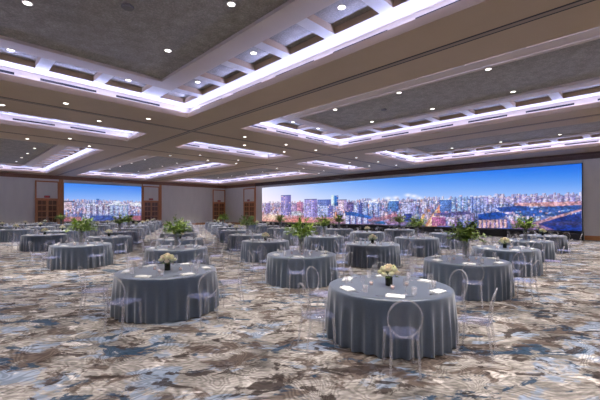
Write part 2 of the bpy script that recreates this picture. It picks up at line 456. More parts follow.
def city_canvas(W, H, kind):
    """a dusk panorama; u runs 0..1 left to right, v 0..1 bottom to top"""
    u = np.linspace(0, 1, W)[None].repeat(H, 0); v = np.linspace(0, 1, H)[:, None].repeat(W, 1)
    im = np.zeros((H, W, 3))
    if kind == 'big':
        xk = np.array([0, .12, .3, .6, 1.0]); u1 = u[0]
        topc = np.array([(232, 232, 254), (204, 216, 253), (140, 182, 248), (70, 140, 240), (8, 104, 230)], float)
        lowc = np.array([(255, 244, 250), (246, 236, 250), (222, 228, 250), (180, 204, 250), (160, 192, 248)], float)
        top = np.stack([np.interp(u1, xk, topc[:, k]) for k in range(3)], -1)[None].repeat(H, 0)
        low = np.stack([np.interp(u1, xk, lowc[:, k]) for k in range(3)], -1)[None].repeat(H, 0)
        hz = .50
    else:
        top = lerp((60, 136, 240), (60, 128, 238), u); low = lerp((160, 190, 250), (170, 200, 250), u); hz = .50
    t = np.clip((v-hz)/(1-hz), 0, 1)
    im[:] = low*(1-t[..., None])+top*t[..., None]
    # hills
    hill = hz+.012+.02*fnoise((1, W), (1, W/14), 5)[0][None]
    k = (v < hill); im[k] = (96, 116, 190)
    r = np.random.default_rng(31 if kind == 'big' else 77)
    def R(u0, u1, v0, v1, c, a=1.0):
        x0, x1 = int(u0*W), max(int(u0*W)+1, int(u1*W)); y0, y1 = int(v0*H), max(int(v0*H)+1, int(v1*H))
        x0, y0 = max(x0, 0), max(y0, 0)
        im[y0:y1, x0:x1] = im[y0:y1, x0:x1]*(1-a)+np.array(c)*a
    def bld(u0, wd, v0, v1, face, side, nx, nz, roof=None, lit=.3):
        R(u0, u0+wd*.68, v0, v1, face); R(u0+wd*.68, u0+wd, v0, v1, side)
        for a in range(nx):
            for b in range(nz):
                if True:
                    c = (255, 214, 190) if r.random() < lit*.35 else tuple(np.array(face)*(.62+.25*r.random()))
                    R(u0+wd*(a+.25)/nx, u0+wd*(a+.72)/nx, v0+(v1-v0)*(b+.25)/nz, v0+(v1-v0)*(b+.75)/nz, c, .85)
        if roof: R(u0, u0+wd, v1-.012, v1+.006, roof)
    # base city tone with warm glow low on the left
    base = v < hz
    warm = np.clip(1.1-u*1.25, 0, 1) if kind == 'big' else .25+0*u
    dep = np.clip((hz-v)/hz, 0, 1)
    n1 = fnoise((H, W), (H/34, W/150), 3); n2 = fnoise((H, W), (H/60, W/420), 9)
    cold = lerp((176, 184, 234), (70, 100, 184), dep); hot = lerp((206, 180, 222), (232, 150, 136), dep)
    bc = cold*(1-warm[..., None]*dep[..., None]**.5)+hot*(warm[..., None]*dep[..., None]**.5)
    bc = bc*(.62+.75*n1[..., None]*.6+.35*n2[..., None])
    im[base] = bc[base]
    # rows of buildings from far to near
    for row in range(9):
        f = row/8; n = int(230-150*f) if kind == 'big' else int(90-50*f)
        for i in range(n):
            uu = r.random(); v1 = hz+.035-f*.33+r.random()*.06*(1-f*.3); hgt = .04+.09*r.random()*(.6+f); wd = (.0035+.006*r.random()*(.5+f))*(1 if kind == 'big' else 3.2)
            v0 = v1-hgt
            wl_ = max(0, 1.05-uu*1.3) if kind == 'big' else .3
            pal = [(228, 226, 250), (176, 184, 238), (120, 138, 212), (92, 118, 200), (216, 196, 232), (170, 150, 206)]
            palw = [(240, 196, 206), (214, 150, 180), (255, 170, 130), (150, 110, 160), (232, 220, 244)]
            c = palw[r.integers(5)] if r.random() < wl_*.75 else pal[r.integers(6)]
            c = np.array(c)*(.6+.4*f)+np.array((214, 212, 246))*(.4-.4*f)
            bld(uu, wd, max(0, v0), v1, c, c*.66, 2+int(2*f), 3, None, .3+.4*wl_)
    if kind == 'big':
        cy_, sy_ = math.cos(YAW), math.sin(YAW)
        def U(px):
            q = (px-300)/FPX; return (30*(-sy_+cy_*q)/(cy_+sy_*q)+36.95)/33.97
        def VV(px, y): a = 187-.0719*(px-262); b = 220+.0375*(px-262); return (b-y)/(b-a)
        def B(x0, x1, ytop, ybot, *k): xm = (x0+x1)/2; bld(U(x0), U(x1)-U(x0), max(0, VV(xm, ybot)), VV(xm, ytop), *k)
        def quad(pts, c, a=1.0):
            P = [(U(x), VV(x, y)) for x, y in pts]; ins = None
            A = sum(P[i][0]*P[(i+1) % len(P)][1]-P[(i+1) % len(P)][0]*P[i][1] for i in range(len(P)))
            ins = np.ones(u.shape, bool)
            for i in range(len(P)):
                p, q = P[i], P[(i+1) % len(P)]
                ins &= (((q[0]-p[0])*(v-p[1])-(q[1]-p[1])*(u-p[0]))*(1 if A > 0 else -1)) >= 0
            im[ins] = im[ins]*(1-a)+np.array(c)*a
        def street(p0, p1, w0, w1, c, a=.8):
            for s_ in np.linspace(0, 1, 160):
                x = p0[0]+(p1[0]-p0[0])*s_; y = p0[1]+(p1[1]-p0[1])*s_; hw = (w0+(w1-w0)*s_)/2
                R(U(x-hw), U(x+hw), VV(x, y)-.006, VV(x, y)+.012, np.array(c)*(.82+.3*r.random()), a)
        def glow(px, y, rx, ry, c, a):
            g_ = np.exp(-(((u-U(px))/(U(px+rx)-U(px)))**2+((v-VV(px, y))/(VV(px, y-ry)-VV(px, y)))**2))*a
            im[:] = im*(1-g_[..., None])+np.array(c)*g_[..., None]
        # warm haze low on the left
        quad([(262, 213), (325, 215), (325, 223), (262, 221)], (240, 160, 140), .3)
        glow(271, 216, 10, 3, (255, 214, 176), .9); glow(300, 219, 14, 2.5, (250, 130, 96), .6); glow(330, 219, 12, 3, (250, 124, 90), .5)
        B(266, 270, 202, 212, (170, 150, 210), (140, 120, 190), 2, 4, None, .6)
        B(281, 291, 194.6, 214, (158, 146, 214), (116, 108, 184), 4, 12, (48, 84, 150), .9)
        B(292, 297, 203, 213, (190, 160, 206), (150, 120, 180), 3, 5, None, .8)
        B(297, 303, 201, 212, (216, 140, 170), (170, 110, 170), 3, 6, None, .7)
        quad([(291, 211), (300, 210), (304, 214), (293, 215)], (196, 206, 214), .8)
        B(304.5, 317, 198.5, 216, (176, 166, 234), (142, 128, 208), 5, 11, (48, 62, 140), .6)
        B(317.5, 331, 199, 215, (120, 140, 214), (84, 104, 190), 6, 7, (50, 90, 180), .4)
        B(318, 333, 205, 216, (176, 186, 240), (110, 110, 196), 5, 4, None, .3)
        B(331.5, 334.5, 194.5, 205, (222, 240, 252), (150, 200, 240), 2, 6); B(334.5, 338.5, 195, 205, (48, 116, 206), (30, 84, 176), 2, 6)
        B(339, 347, 199, 210, (222, 196, 222), (170, 150, 210), 4, 5, (60, 66, 120), .6)
        B(347, 354, 202, 212, (130, 110, 180), (90, 84, 160), 4, 4, (120, 90, 140), .7)
        B(354, 359, 202, 216, (190, 196, 244), (110, 130, 210), 3, 6, None, .3); B(359, 364, 202, 214, (80, 90, 170), (170, 180, 240), 3, 6, None, .3)
        for k in range(3): B(364+5.5*k, 368+5.5*k, 201+.3*k, 216, (170, 186, 240), (84, 120, 210), 2, 6, (232, 238, 252), .3)
        for k in range(4): B(346+6*k, 350.5+6*k, 214+.6*k, 223, (200, 200, 246), (60, 100, 196), 2, 4, (24, 96, 196), .2)
        quad([(345, 211.5), (352, 211), (372, 216), (371, 218.5), (346, 214)], (26, 100, 204), .9)
        quad([(368, 222), (374, 219.5), (384, 221), (386, 224)], (20, 110, 180), .9)
        quad([(366, 219), (384, 215.5), (396, 213), (398, 215), (388, 219), (372, 223)], (214, 120, 130), .5)
        quad([(386, 221), (400, 215), (408, 218), (404, 224), (388, 224)], (180, 110, 140), .5)
        B(388, 399, 200, 211, (96, 150, 226), (70, 120, 214), 6, 4, (230, 240, 255), .2)
        B(402, 415, 203, 217, (196, 196, 246), (160, 160, 226), 6, 6, None, .2); B(404, 412, 213, 221, (58, 80, 170), (40, 64, 150), 4, 3)
        for x_, y_ in ((388, 197), (396, 196.5), (408, 194), (414, 195), (419, 197), (375, 199)): glow(x_, y_+1, 3.2, 1.6, (250, 246, 255), .85)
        street((431, 226), (441, 205), 12, 3, (250, 150, 110), .6); street((430, 226), (437, 210), 4, 1.5, (255, 226, 190)); street((420, 226), (424, 214), 4, 2, (240, 190, 110), .5)
        glow(432, 220, 6, 6, (255, 190, 140), .6)
        B(440, 455, 199, 211, (96, 140, 222), (70, 110, 204), 7, 5, (220, 232, 252), .3)
        for x_ in (452, 458, 464, 470): B(x_, x_+4.2, 196.5, 211, (160, 190, 238), (96, 130, 210), 2, 6, None, .4)
        quad([(434, 213), (470, 211.5), (472, 214.5), (434, 216)], (70, 60, 140), .7)
        B(432, 446, 216.5, 225.5, (198, 108, 164), (150, 84, 150), 8, 3, (224, 180, 220), .6); B(448, 458, 217, 225.5, (220, 200, 236), (150, 110, 180), 5, 3, None, .7)
        for k in range(7): B(470+3.9*k, 473+3.9*k, 196+.4*(k % 3), 213, (150, 166, 226), (66, 90, 180), 2, 7, (214, 220, 250), .4)
        quad([(478, 214.5), (498, 212), (509, 215), (497, 219.5), (479, 220)], (18, 84, 190)); quad([(496, 208), (520, 206), (536, 209), (520, 213), (500, 212)], (22, 74, 176), .9)
        for k in range(7): B(479+4.2*k, 482.6+4.2*k, 219.5-.1*k, 228, (236, 184, 186), (140, 104, 170), 3, 2, (80, 84, 150), .9)
        for k in range(18): B(484+5.4*k, 488.6+5.4*k, 196.5-.15*k+1.2*(k % 3), 204, (206, 196, 236) if k % 2 else (176, 170, 226), (150, 130, 200), 3, 3, None, .7)
        quad([(514, 203.5), (582, 202), (582, 207), (550, 207), (515, 206)], (255, 160, 140), .6)
        quad([(514, 209), (582, 205.5), (582, 216), (540, 217), (516, 216)], (30, 84, 176), .85)
        for k in range(26):
            x_ = 500+r.random()*80; y_ = 208+r.random()*9; B(x_, x_+1.5+3*r.random(), y_, y_+1.3, (150, 180, 236) if r.random() < .6 else (236, 180, 190), (90, 130, 214), 1, 1)
        quad([(536, 221.5), (582, 214), (582, 232.5), (556, 231), (540, 226)], (16, 60, 164)); quad([(535, 222.5), (582, 209.5), (582, 211.5), (537, 225)], (250, 176, 170), .8)
        quad([(536, 224), (570, 222), (582, 223), (582, 226), (556, 226)], (96, 76, 130), .6); quad([(512, 221), (535, 223), (556, 231), (512, 229)], (214, 130, 150), .6)
    else:
        R(.400, .408, .46, .60, (60, 100, 190)); R(.385, .423, .57, .61, (40, 100, 180), .8)
        for k in range(4): bld(.27+.075*k, .055, .06, .46-.01*k, (206, 206, 240), (110, 90, 150), 2, 7, (230, 236, 255), .4)
        for k in range(4): bld(.56+.065*k, .05, .10, .46, (190, 206, 240), (120, 150, 214), 3, 7, (236, 240, 255), .2)
        R(.0, .09, .30, .52, (232, 196, 196), .8); R(0, .12, .505, .54, (60, 66, 110), .8)
        R(.60, .70, .46, .55, (236, 242, 255), .9); R(.84, .99, .42, .52, (244, 246, 255), .85)
        R(0, 1, .14, .20, (90, 120, 200), .3); R(.30, .60, .02, .15, (40, 80, 180), .75); R(.82, 1, .0, .14, (214, 100, 100), .7); R(0, .2, 0, .12, (236, 120, 90), .6)
    low_ = np.clip((hz+.05-v)/.06, 0, 1)[..., None]
    fine_ = fnoise((H, W), (2.4, 3.2), 21)[..., None]; mid_ = fnoise((H, W), (6, 10), 22)[..., None]; tint = np.concatenate([fnoise((H, W), (5, 8), 40+k_)[..., None] for k_ in range(3)], -1)
    im = im*(1+low_*((.5+.6*fine_+.35*mid_)-1)) + low_*(tint-.5)*14; im = im*(1-low_)+low_*((np.clip(im, 0, 255)/255)**1.15*255); gr_ = im.mean(-1, keepdims=True); im = im*(1-.22*low_)+gr_*.22*low_*np.array((.95, .97, 1.12))
    return np.clip(im, 0, 255)

def led_wall(name, W, H, kind, frame, mat_strength, size):
    """flat picture wall: u axis length size[0], height size[1]; built in its own plane (x right, z up)"""
    can = city_canvas(W, H, kind)/255.
    lin = np.where(can <= .04045, can/12.92, ((can+.055)/1.055)**2.4)
    xs = np.linspace(0, size[0], W); zs = np.linspace(0, size[1], H)
    V = np.stack([np.repeat(xs[None], H, 0), np.zeros((H, W)), np.repeat(zs[:, None], W, 1)], -1).reshape(-1, 3)
    idx = np.arange(H*W).reshape(H, W)
    F = np.stack([idx[:-1, :-1], idx[:-1, 1:], idx[1:, 1:], idx[1:, :-1]], -1).reshape(-1, 4)
    me = bpy.data.meshes.new(name); me.vertices.add(len(V)); me.vertices.foreach_set('co', V.ravel())
    me.loops.add(F.size); me.loops.foreach_set('vertex_index', F.ravel().astype(np.int32))
    me.polygons.add(len(F)); me.polygons.foreach_set('loop_start', np.arange(0, F.size, 4, dtype=np.int32))
    me.update(calc_edges=True)
    at = me.color_attributes.new('picture', 'FLOAT_COLOR', 'POINT')
    at.data.foreach_set('color', np.concatenate([lin.reshape(-1, 3), np.ones((H*W, 1))], 1).ravel().astype(np.float32))
    t = NT(name+'_image'); t.b.inputs['Base Color'].default_value = (.01, .01, .01, 1); t.b.inputs['Roughness'].default_value = .5
    a = t.add('ShaderNodeVertexColor'); a.layer_name = 'picture'
    t.link(a.outputs[0], t.b.inputs['Emission Color']); t.b.inputs['Emission Strength'].default_value = mat_strength
    me.materials.append(t.m)
    o = bpy.data.objects.new('picture', me); COL.objects.link(o); return o

SX0, SX1, SZ0, SZ1 = -36.7, -2.98, .60, 5.12
r = empty('led_screen', (SX0, YF-.20, SZ0))
tag(r, 'long wide video wall glowing with a dusk city skyline along the far wall', 'screen')
led_wall('big_screen', 1300, 160, 'big', None, .86, (SX1-SX0, SZ1-SZ0)).parent = r
b = MB(); b.box(-.04, SX1-SX0+.04, .02, .18, -.04, SZ1-SZ0+.04); b.build('screen_housing', M['bezel'], r)
b = MB(); b.box(SX0-.1, SX1+.1, YF-.55, YF-.21, 0, SZ0-.08)
tag(b.build('screen_skirt', M['dark']), 'long low black draped base running under the wide city video wall', 'stage skirt')
r = empty('led_screen', (XL+.12, 9.02, .80), PI/2)
tag(r, 'smaller video wall showing the blue city skyline between two wooden doorways', 'screen')
led_wall('small_screen', 420, 200, 'small', None, .84, (8.33, 4.28)).parent = r
b = MB(); b.box(-.03, 8.36, .02, .10, -.03, 4.31); b.build('screen_housing', M['bezel'], r)
b = MB(); b.box(XL, XL+.2, 9.0, 17.4, 0, .72); tag(b.build('screen_skirt', M['dark']), 'low black base under the smaller city screen on the left wall', 'stage skirt')

# ------------------------------------------------------------------ downlights
lens0 = None
dl = empty('downlight', (0, 0, 0))
a = MB(); a.lathe([(.077, -.004), (.10, -.010), (.104, 0)], 20); kid(dl, a.build('trim_ring', M['ring'], dl))
a = MB(); vs = [(.078*math.cos(2*PI*k/20), .078*math.sin(2*PI*k/20), -.006) for k in range(20)]; a.add(vs, [tuple(range(20))[::-1]]); kid(dl, a.build('lens', M['lamp'], dl))
dl['category'] = 'ceiling light'; dl['group'] = 'round recessed downlights'
spots = []
for xc in TRX:
    ra, rb = (xc+.78, xc-1.1) if xc > -20 else (xc-1.2, xc+.5)
    for y in (0.2, 3.0, 5.95, 10.95, 13.9, 16.5, 20.9, 23.8, 26.6): spots.append((ra, y, Z0))
    for y in (1.4, 4.6, 12.3, 15.5, 22.6, 25.4): spots.append((rb, y, Z0))
for (x, y) in tex_lights:
    spots.append((x, y, Z2))
for ci, (x0, x1, y0, y1) in enumerate(coffers):
    if x1-x0 < 5: continue
    ys = ((1.2, 4.3), (11.95, 14.85), (22.1, 25.0))[ci//3]
    if ci % 3 == 2: xs = [(-9.42 if ci < 3 else -9.65)+3.08*k for k in range(5)]
    else: xs = [-39.9+3.08*k for k in range(5)]
    for x in xs:
        for y in ys: spots.append((x, y, Z1+.06))
ld = bpy.data.lights.new('downlight_lamp', 'AREA'); ld.shape = 'DISK'; ld.size = .15; ld.energy = DOWN_W; ld.color = DOWN_COL; ld.spread = math.radians(92)
ld2 = ld.copy(); ld2.spread = math.radians(60)
def in_view(x, y, z):
    d = -math.sin(YAW)*x+math.cos(YAW)*y; l = math.cos(YAW)*x+math.sin(YAW)*y
    if d < .5: return None
    px, py = 300+FPX*l/d, 211.59-FPX*(z-CAMZ)/d
    return (px, py) if -10 < px < 610 and -10 < py < 410 else None
used = False
def region(x, y, z):
    c = 'left' if x < -24 else ('middle' if x < -17 else 'right'); rr = 'nearest' if y < 8.4 else ('middle' if y < 18.4 else 'farthest')
    if z == Z0: return f'in plain strip by {"far" if x < -20 else "nearer"} ceiling track, {rr} bay'
    if z == Z2: return f'in small recess of {rr} {c} cove'
    return f'on the grey panel, {rr} {c} cove'
reg = {}
for q in spots:
    p = in_view(*q)
    if p: reg.setdefault(region(*q), []).append((p[0], q))
rank = {}
for k_, l_ in reg.items():
    for n_, (_, q) in enumerate(sorted(l_)): rank[q] = 'only' if len(l_) == 1 else (ORD[n_]+' from left' if n_ < 14 else f'{n_+1}th from left')
for (x, y, z) in spots:
    L = bpy.data.objects.new('downlight_lamp', ld2 if z == Z2 else ld); COL.objects.link(L); L.location = (x, y, z-.02)
    if in_view(x, y, z) is None: continue
    lab = f'round downlight {region(x, y, z)}, {rank[(x, y, z)]}'
    if not used: dl.location = (x, y, z); dl['label'] = lab; used = True
    else: dup(dl, (x, y, z), 0, 1, lab, 'round recessed downlights: '+region(x, y, z))
dl['group'] = 'round recessed downlights: '+region(*spots[0])
for (x, y, lab) in ((-8.0, 2.75, 'nearest right'), (-8.1, 13.4, 'middle right')):
    a = MB(); n = 6; a.add([(.13*math.cos(2*PI*k/n), .13*math.sin(2*PI*k/n), z) for z in (0, -.05) for k in range(n)],
                           [tuple(range(6, 12))[::-1]]+[(k, (k+1) % 6, 6+(k+1) % 6, 6+k) for k in range(6)])
    tag(a.build('ceiling_speaker', M['speaker'], None, (x, y, Z1+.06)), f'small grey hexagonal device on the {lab} ceiling panel', 'ceiling speaker')

# ------------------------------------------------------------------ table, cloth
def cloth_mesh(seed):
    r = random.Random(seed); m = MB(); N = 216; R0 = .925
    ph = [r.random()*2*PI for _ in range(6)]; nf = r.choice([30, 31, 33, 34])
    def fold(t):
        a = math.sin(nf*t+1.2*math.sin(3*t+ph[0])+ph[1]); return .62*(1.6*abs(a)**.8*(1 if a > 0 else -.55)-.2)+.3*math.sin((nf//2+2)*t+ph[2])+.1*math.sin(2*nf*t+ph[3])
    rows = []
    for k in (0, .35, .7, .92): rows.append((k*R0, .752, 0, .0))
    rows.append((R0*.985, .752, 0, 0)); rows.append((R0, .746, .0, 0)); rows.append((R0+.006, .733, 0.02, 0))
    for i in range(1, 15):
        f = i/14; rows.append((R0+.008+.022*f**.7, .733*(1-f)+.012*f, min(1, f*1.6)**1.1, f))
    vs = [(0, 0, .752)]; fs = []
    for (rr, z, am, f) in rows[1:]:
        for k in range(N):
            t = 2*PI*k/N; q = rr+am*(.034+.006*f)*fold(t)
            zz = z+(.004*math.sin(9*t+ph[4]) if f == 1 else 0)
            vs.append((q*math.cos(t), q*math.sin(t), max(.004, zz)))
    for k in range(N): fs.append((0, 1+k, 1+(k+1) % N))
    for i in range(len(rows)-2):
        for k in range(N):
            a = 1+i*N+k; b = 1+i*N+(k+1) % N; fs.append((a, a+N, b+N, b))
    m.add(vs, fs, 0, True); return m.mesh('tablecloth', M['cloth'])
cloths = [cloth_mesh(s) for s in range(4)]

# ------------------------------------------------------------------ chair (clear round-back), origin on the floor, front towards +y
def rounded_slab(mb, outline, z0, z1, bev=.008):
    n = len(outline); cx = sum(p[0] for p in outline)/n; cy = sum(p[1] for p in outline)/n
    def ring(s, z): return [(cx+(x-cx)*s, cy+(y-cy)*s, z) for x, y in outline]
    k = 1-bev/.2; vs = ring(k, z0)+ring(1, z0+bev)+ring(1, z1-bev)+ring(k, z1)
    fs = [tuple(range(n))[::-1], tuple(3*n+i for i in range(n))]
    for j in range(3):
        for i in range(n): fs.append((j*n+i, j*n+(i+1) % n, (j+1)*n+(i+1) % n, (j+1)*n+i))
    mb.add(vs, fs, 0, False)
def seat_outline():
    pts = []; w0, w1, d = .205, .175, .20; rc = .05
    for (cx, cy, a0) in ((w0-rc, d-rc, 0), (-(w0-rc), d-rc, 90), (-(w1-rc), -(d-rc), 180), (w1-rc, -(d-rc), 270)):
        for k in range(5):
            a = math.radians(a0+k*22.5); pts.append((cx+rc*math.cos(a), cy+rc*math.sin(a)))
    return pts
def oval(ax, az, cz, n=28):
    """points of an ellipse on the leaning, slightly bowed back plane"""
    out = []
    for k in range(n):
        t = 2*PI*k/n; x = ax*math.sin(t); z = cz-az*math.cos(t)
        y = -.185-(z-.46)*.17+.55*(x*x)*1.0
        out.append(Vector((x, y, z)))
    return out
def sect_ring(mb, pts, hw, hd):
    """closed band of rectangular section following an oval"""
    n = len(pts); c = sum(pts, Vector())/n; vs = []
    for p in pts:
        rd = (p-c).normalized(); nd = Vector((0, 1, .17)).normalized()
        for a, b in ((-hw, -hd), (hw, -hd), (hw, hd), (-hw, hd)): vs.append(p+rd*a+nd*b)
    fs = [(i*4+j, i*4+(j+1) % 4, ((i+1) % n)*4+(j+1) % 4, ((i+1) % n)*4+j) for i in range(n) for j in range(4)]
    mb.add(vs, fs, 0, True)
def leg_mb(sx, sy):
    m = MB()
    if sy > 0: top, bot = Vector((sx*.172, .165, .425)), Vector((sx*.186, .188, 0))
    else: top, bot = Vector((sx*.150, -.170, .43)), Vector((sx*.168, -.235, 0))
    vs = []
    for f in (0, .5, 1):
        p = top.lerp(bot, f); h = .016-.004*f
        vs += [p+Vector((a*h, b*h, 0)) for a, b in ((-1, -1), (1, -1), (1, 1), (-1, 1))]
    fs = [(0, 1, 2, 3), (11, 10, 9, 8)]+[(i*4+j, (i+1)*4+j, (i+1)*4+(j+1) % 4, i*4+(j+1) % 4) for i in range(2) for j in range(4)]
    m.add(vs, fs); return m
def back_mb():
    m = MB(); o = oval(.195, .225, .675); sect_ring(m, o, .0085, .008)
    # clear medallion inside the ring
    inner = oval(.18, .21, .675); n = len(inner)
    for s in (-.003, .003):
        vs = [Vector((0, -.185-(.675-.46)*.17+s, .675))]+[p+Vector((0, s, 0)) for p in inner]
        m.add(vs, [(0, 1+i, 1+(i+1) % n) for i in range(n)], 1, True)
    # the two short uprights joining seat and ring
    for sx in (-1, 1):
        m.tube([(sx*.150, -.176, .44), (sx*.158, -.188, .50), (sx*.168, -.185, .57)], [.013, .011, .008], 6)
    return m
def seat_mb():
    m = MB(); rounded_slab(m, seat_outline(), .432, .462)
    return m
chair = empty('ghost_chair'); chair['category'] = 'chair'
SEAT = seat_mb(); BACK = back_mb(); LEGS = [leg_mb(sx, sy) for sy in (1, -1) for sx in (-1, 1)]
kid(chair, SEAT.build('seat', M['seat'], chair)); kid(chair, BACK.build('backrest', [M['acrylic'], M['clear']], chair))
for L in LEGS: kid(chair, L.build('leg', M['acrylic'], chair))
# a far copy: the same shape as one mesh
far = MB()
for q in [BACK]+LEGS:
    o_ = len(far.v); far.v += list(q.v)
    for k_, f_ in enumerate(q.f): far.f.append(tuple(a+o_ for a in f_)); far.mi.append(2 if q.mi[k_] == 1 else 0); far.sm.append(False)
far.add(SEAT.v, SEAT.f, 1, False)
chair_far = far.build('ghost_chair', [M['acrylic'], M['seat'], M['clear']]); chair_far['category'] = 'chair'

# ------------------------------------------------------------------ table-top things
def napkin_mesh():
    m = MB(); a, b = .125, .075
    vs = [(-a, -b, 0), (a, -b*.8, 0), (a*.96, b, 0), (-a*.9, b*.9, 0), (-a, -b, .016), (a, -b*.8, .012), (a*.96, b, .02), (-a*.9, b*.9, .024), (0, 0, .04)]
    m.add(vs, [(3, 2, 1, 0), (0, 1, 5, 4), (1, 2, 6, 5), (2, 3, 7, 6), (3, 0, 4, 7), (4, 5, 8), (5, 6, 8), (6, 7, 8), (7, 4, 8)])
    m.box(-a*1.05, a*.8, -b*.3, b*.25, .0, .028)
    return m
nap0 = napkin_mesh().build('napkin', M['napkin']); nap0['category'] = 'napkin'
g = MB(); g.lathe([(.001, .001), (.034, .002), (.034, .004), (.005, .008), (.004, .09), (.012, .10), (.034, .125), (.041, .16), (.038, .20), (.034, .225)], 14)
glass0 = g.build('wine_glass', M['glass']); glass0['category'] = 'glass'
g = MB(); g.lathe([(.001, .002), (.030, .002), (.036, .11), (.034, .11), (.029, .008), (.001, .008)], 12)
water0 = g.build('water_glass', M['glass']); water0['category'] = 'glass'
cnd = empty('votive_candle'); cnd['category'] = 'candle'
g = MB(); g.lathe([(.001, .002), (.026, .002), (.032, .065), (.030, .065), (.025, .006), (.001, .006)], 12); kid(cnd, g.build('candle_glass', M['glass'], cnd))
g = MB(); g.lathe([(.001, .007), (.023, .007), (.024, .042), (.001, .044)], 12); kid(cnd, g.build('candle_wax', M['wax'], cnd))
g = MB(); g.box(-.004, .004, -.08, .02, .001, .004); g.box(-.012, .012, .02, .075, .001, .004); [g.box(x-.002, x+.002, .072, .11, .001, .004) for x in (-.009, -.003, .003, .009)]
fork0 = g.build('fork', M['steel']); fork0['category'] = 'cutlery'
g = MB(); g.box(-.005, .005, -.10, .0, .001, .005); g.add([(-.009, 0, .001), (.009, 0, .001), (.009, .09, .001), (-.002, .11, .001), (-.009, 0, .004), (.009, 0, .004), (.009, .09, .004), (-.002, .11, .004)], [(3, 2, 1, 0), (4, 5, 6, 7), (0, 1, 5, 4), (1, 2, 6, 5), (2, 3, 7, 6), (3, 0, 4, 7)])
knife0 = g.build('knife', M['steel']); knife0['category'] = 'cutlery'

def bloom(mb, c, R, r):
    """a round rose: nested cupped petals"""
    for ring, (n, tilt, rr) in enumerate(((3, .15, .45), (5, .55, .75), (6, 1.0, 1.0))):
        for k in range(n):
            t = 2*PI*k/n+ring*.6+r.random()*.3
            d = Vector((math.cos(t), math.sin(t), 0)); s = Vector((-d.y, d.x, 0)); vs = []
            for i in range(4):
                f = i/3
                for j in (-1, 0, 1):
                    out = R*rr*math.sin(tilt*.5+f*1.25)*(.95 if j else 1); h = R*(-.55+1.35*f*(1.15-.35*tilt)) 
                    wdt = R*.62*math.sin(.5+f*2.2)
                    vs.append(c+d*out+s*j*wdt+Vector((0, 0, h)))
            fs = [(i*3+j, i*3+j+1, (i+1)*3+j+1, (i+1)*3+j) for i in range(3) for j in range(2)]
            mb.add(vs, fs, 0, True)
    n = 8; vs = []; fs = []
    for i in range(5):
        a = -PI/2+PI*i/4
        for k in range(n): vs.append(c+Vector((.62*R*math.cos(a)*math.cos(2*PI*k/n), .62*R*math.cos(a)*math.sin(2*PI*k/n), .62*R*math.sin(a))))
    for i in range(4):
        for k in range(n): fs.append((i*n+k, i*n+(k+1) % n, (i+1)*n+(k+1) % n, (i+1)*n+k))
    mb.add(vs, fs, 0, True)
def leaf(mb, p, d, L, wd, r):
    d = d.normalized(); s = d.cross(Vector((r.uniform(-.3, .3), r.uniform(-.3, .3), 1))).normalized(); up = s.cross(d)
    a = p; b = p+d*L*.45+s*wd-up*.0; c = p+d*L; e = p+d*L*.45-s*wd; mm = p+d*L*.5+up*wd*.35
    mb.add([a, b, c, e, mm], [(0, 1, 4), (1, 2, 4), (2, 3, 4), (3, 0, 4)], 0, True)
def flowers(seed):
    r = random.Random(seed); root = empty('flower_arrangement'); root['category'] = 'flowers'
    v = MB(); v.lathe([(.001, 0), (.052, 0), (.056, .01), (.056, .135), (.050, .135), (.048, .11), (.001, .11)], 20); kid(root, v.build('vase', M['vase_dark'], root))
    f = MB()
    for k in range(26):
        t = r.random()*2*PI; el = r.uniform(-.3, 1.1); d = Vector((math.cos(t)*math.cos(el), math.sin(t)*math.cos(el), math.sin(el)))
        f.tube([Vector((0, 0, .10)), Vector((0, 0, .14))+d*.04, Vector((0, 0, .17))+d*.11], .002, 4)
        leaf(f, Vector((0, 0, .17))+d*.09, d, .07, .022, r)
    kid(root, f.build('foliage', M['leaf'], root))
    pos = [(0, 0, .29, .052)]+[(.085*math.cos(2*PI*k/5+.3), .085*math.sin(2*PI*k/5+.3), .255+r.uniform(-.01, .015), .050) for k in range(5)]
    pos += [(.13*math.cos(2*PI*k/7), .13*math.sin(2*PI*k/7), .195+r.uniform(-.015, .02), .044) for k in range(7)]
    for i, (x, y, z, R) in enumerate(pos):
        b = MB(); bloom(b, Vector((x, y, z)), R, r); kid(root, b.build('rose', M['petal'] if i % 4 else M['petal_pink'], root))
    return root
flw = [flowers(3), flowers(9)]

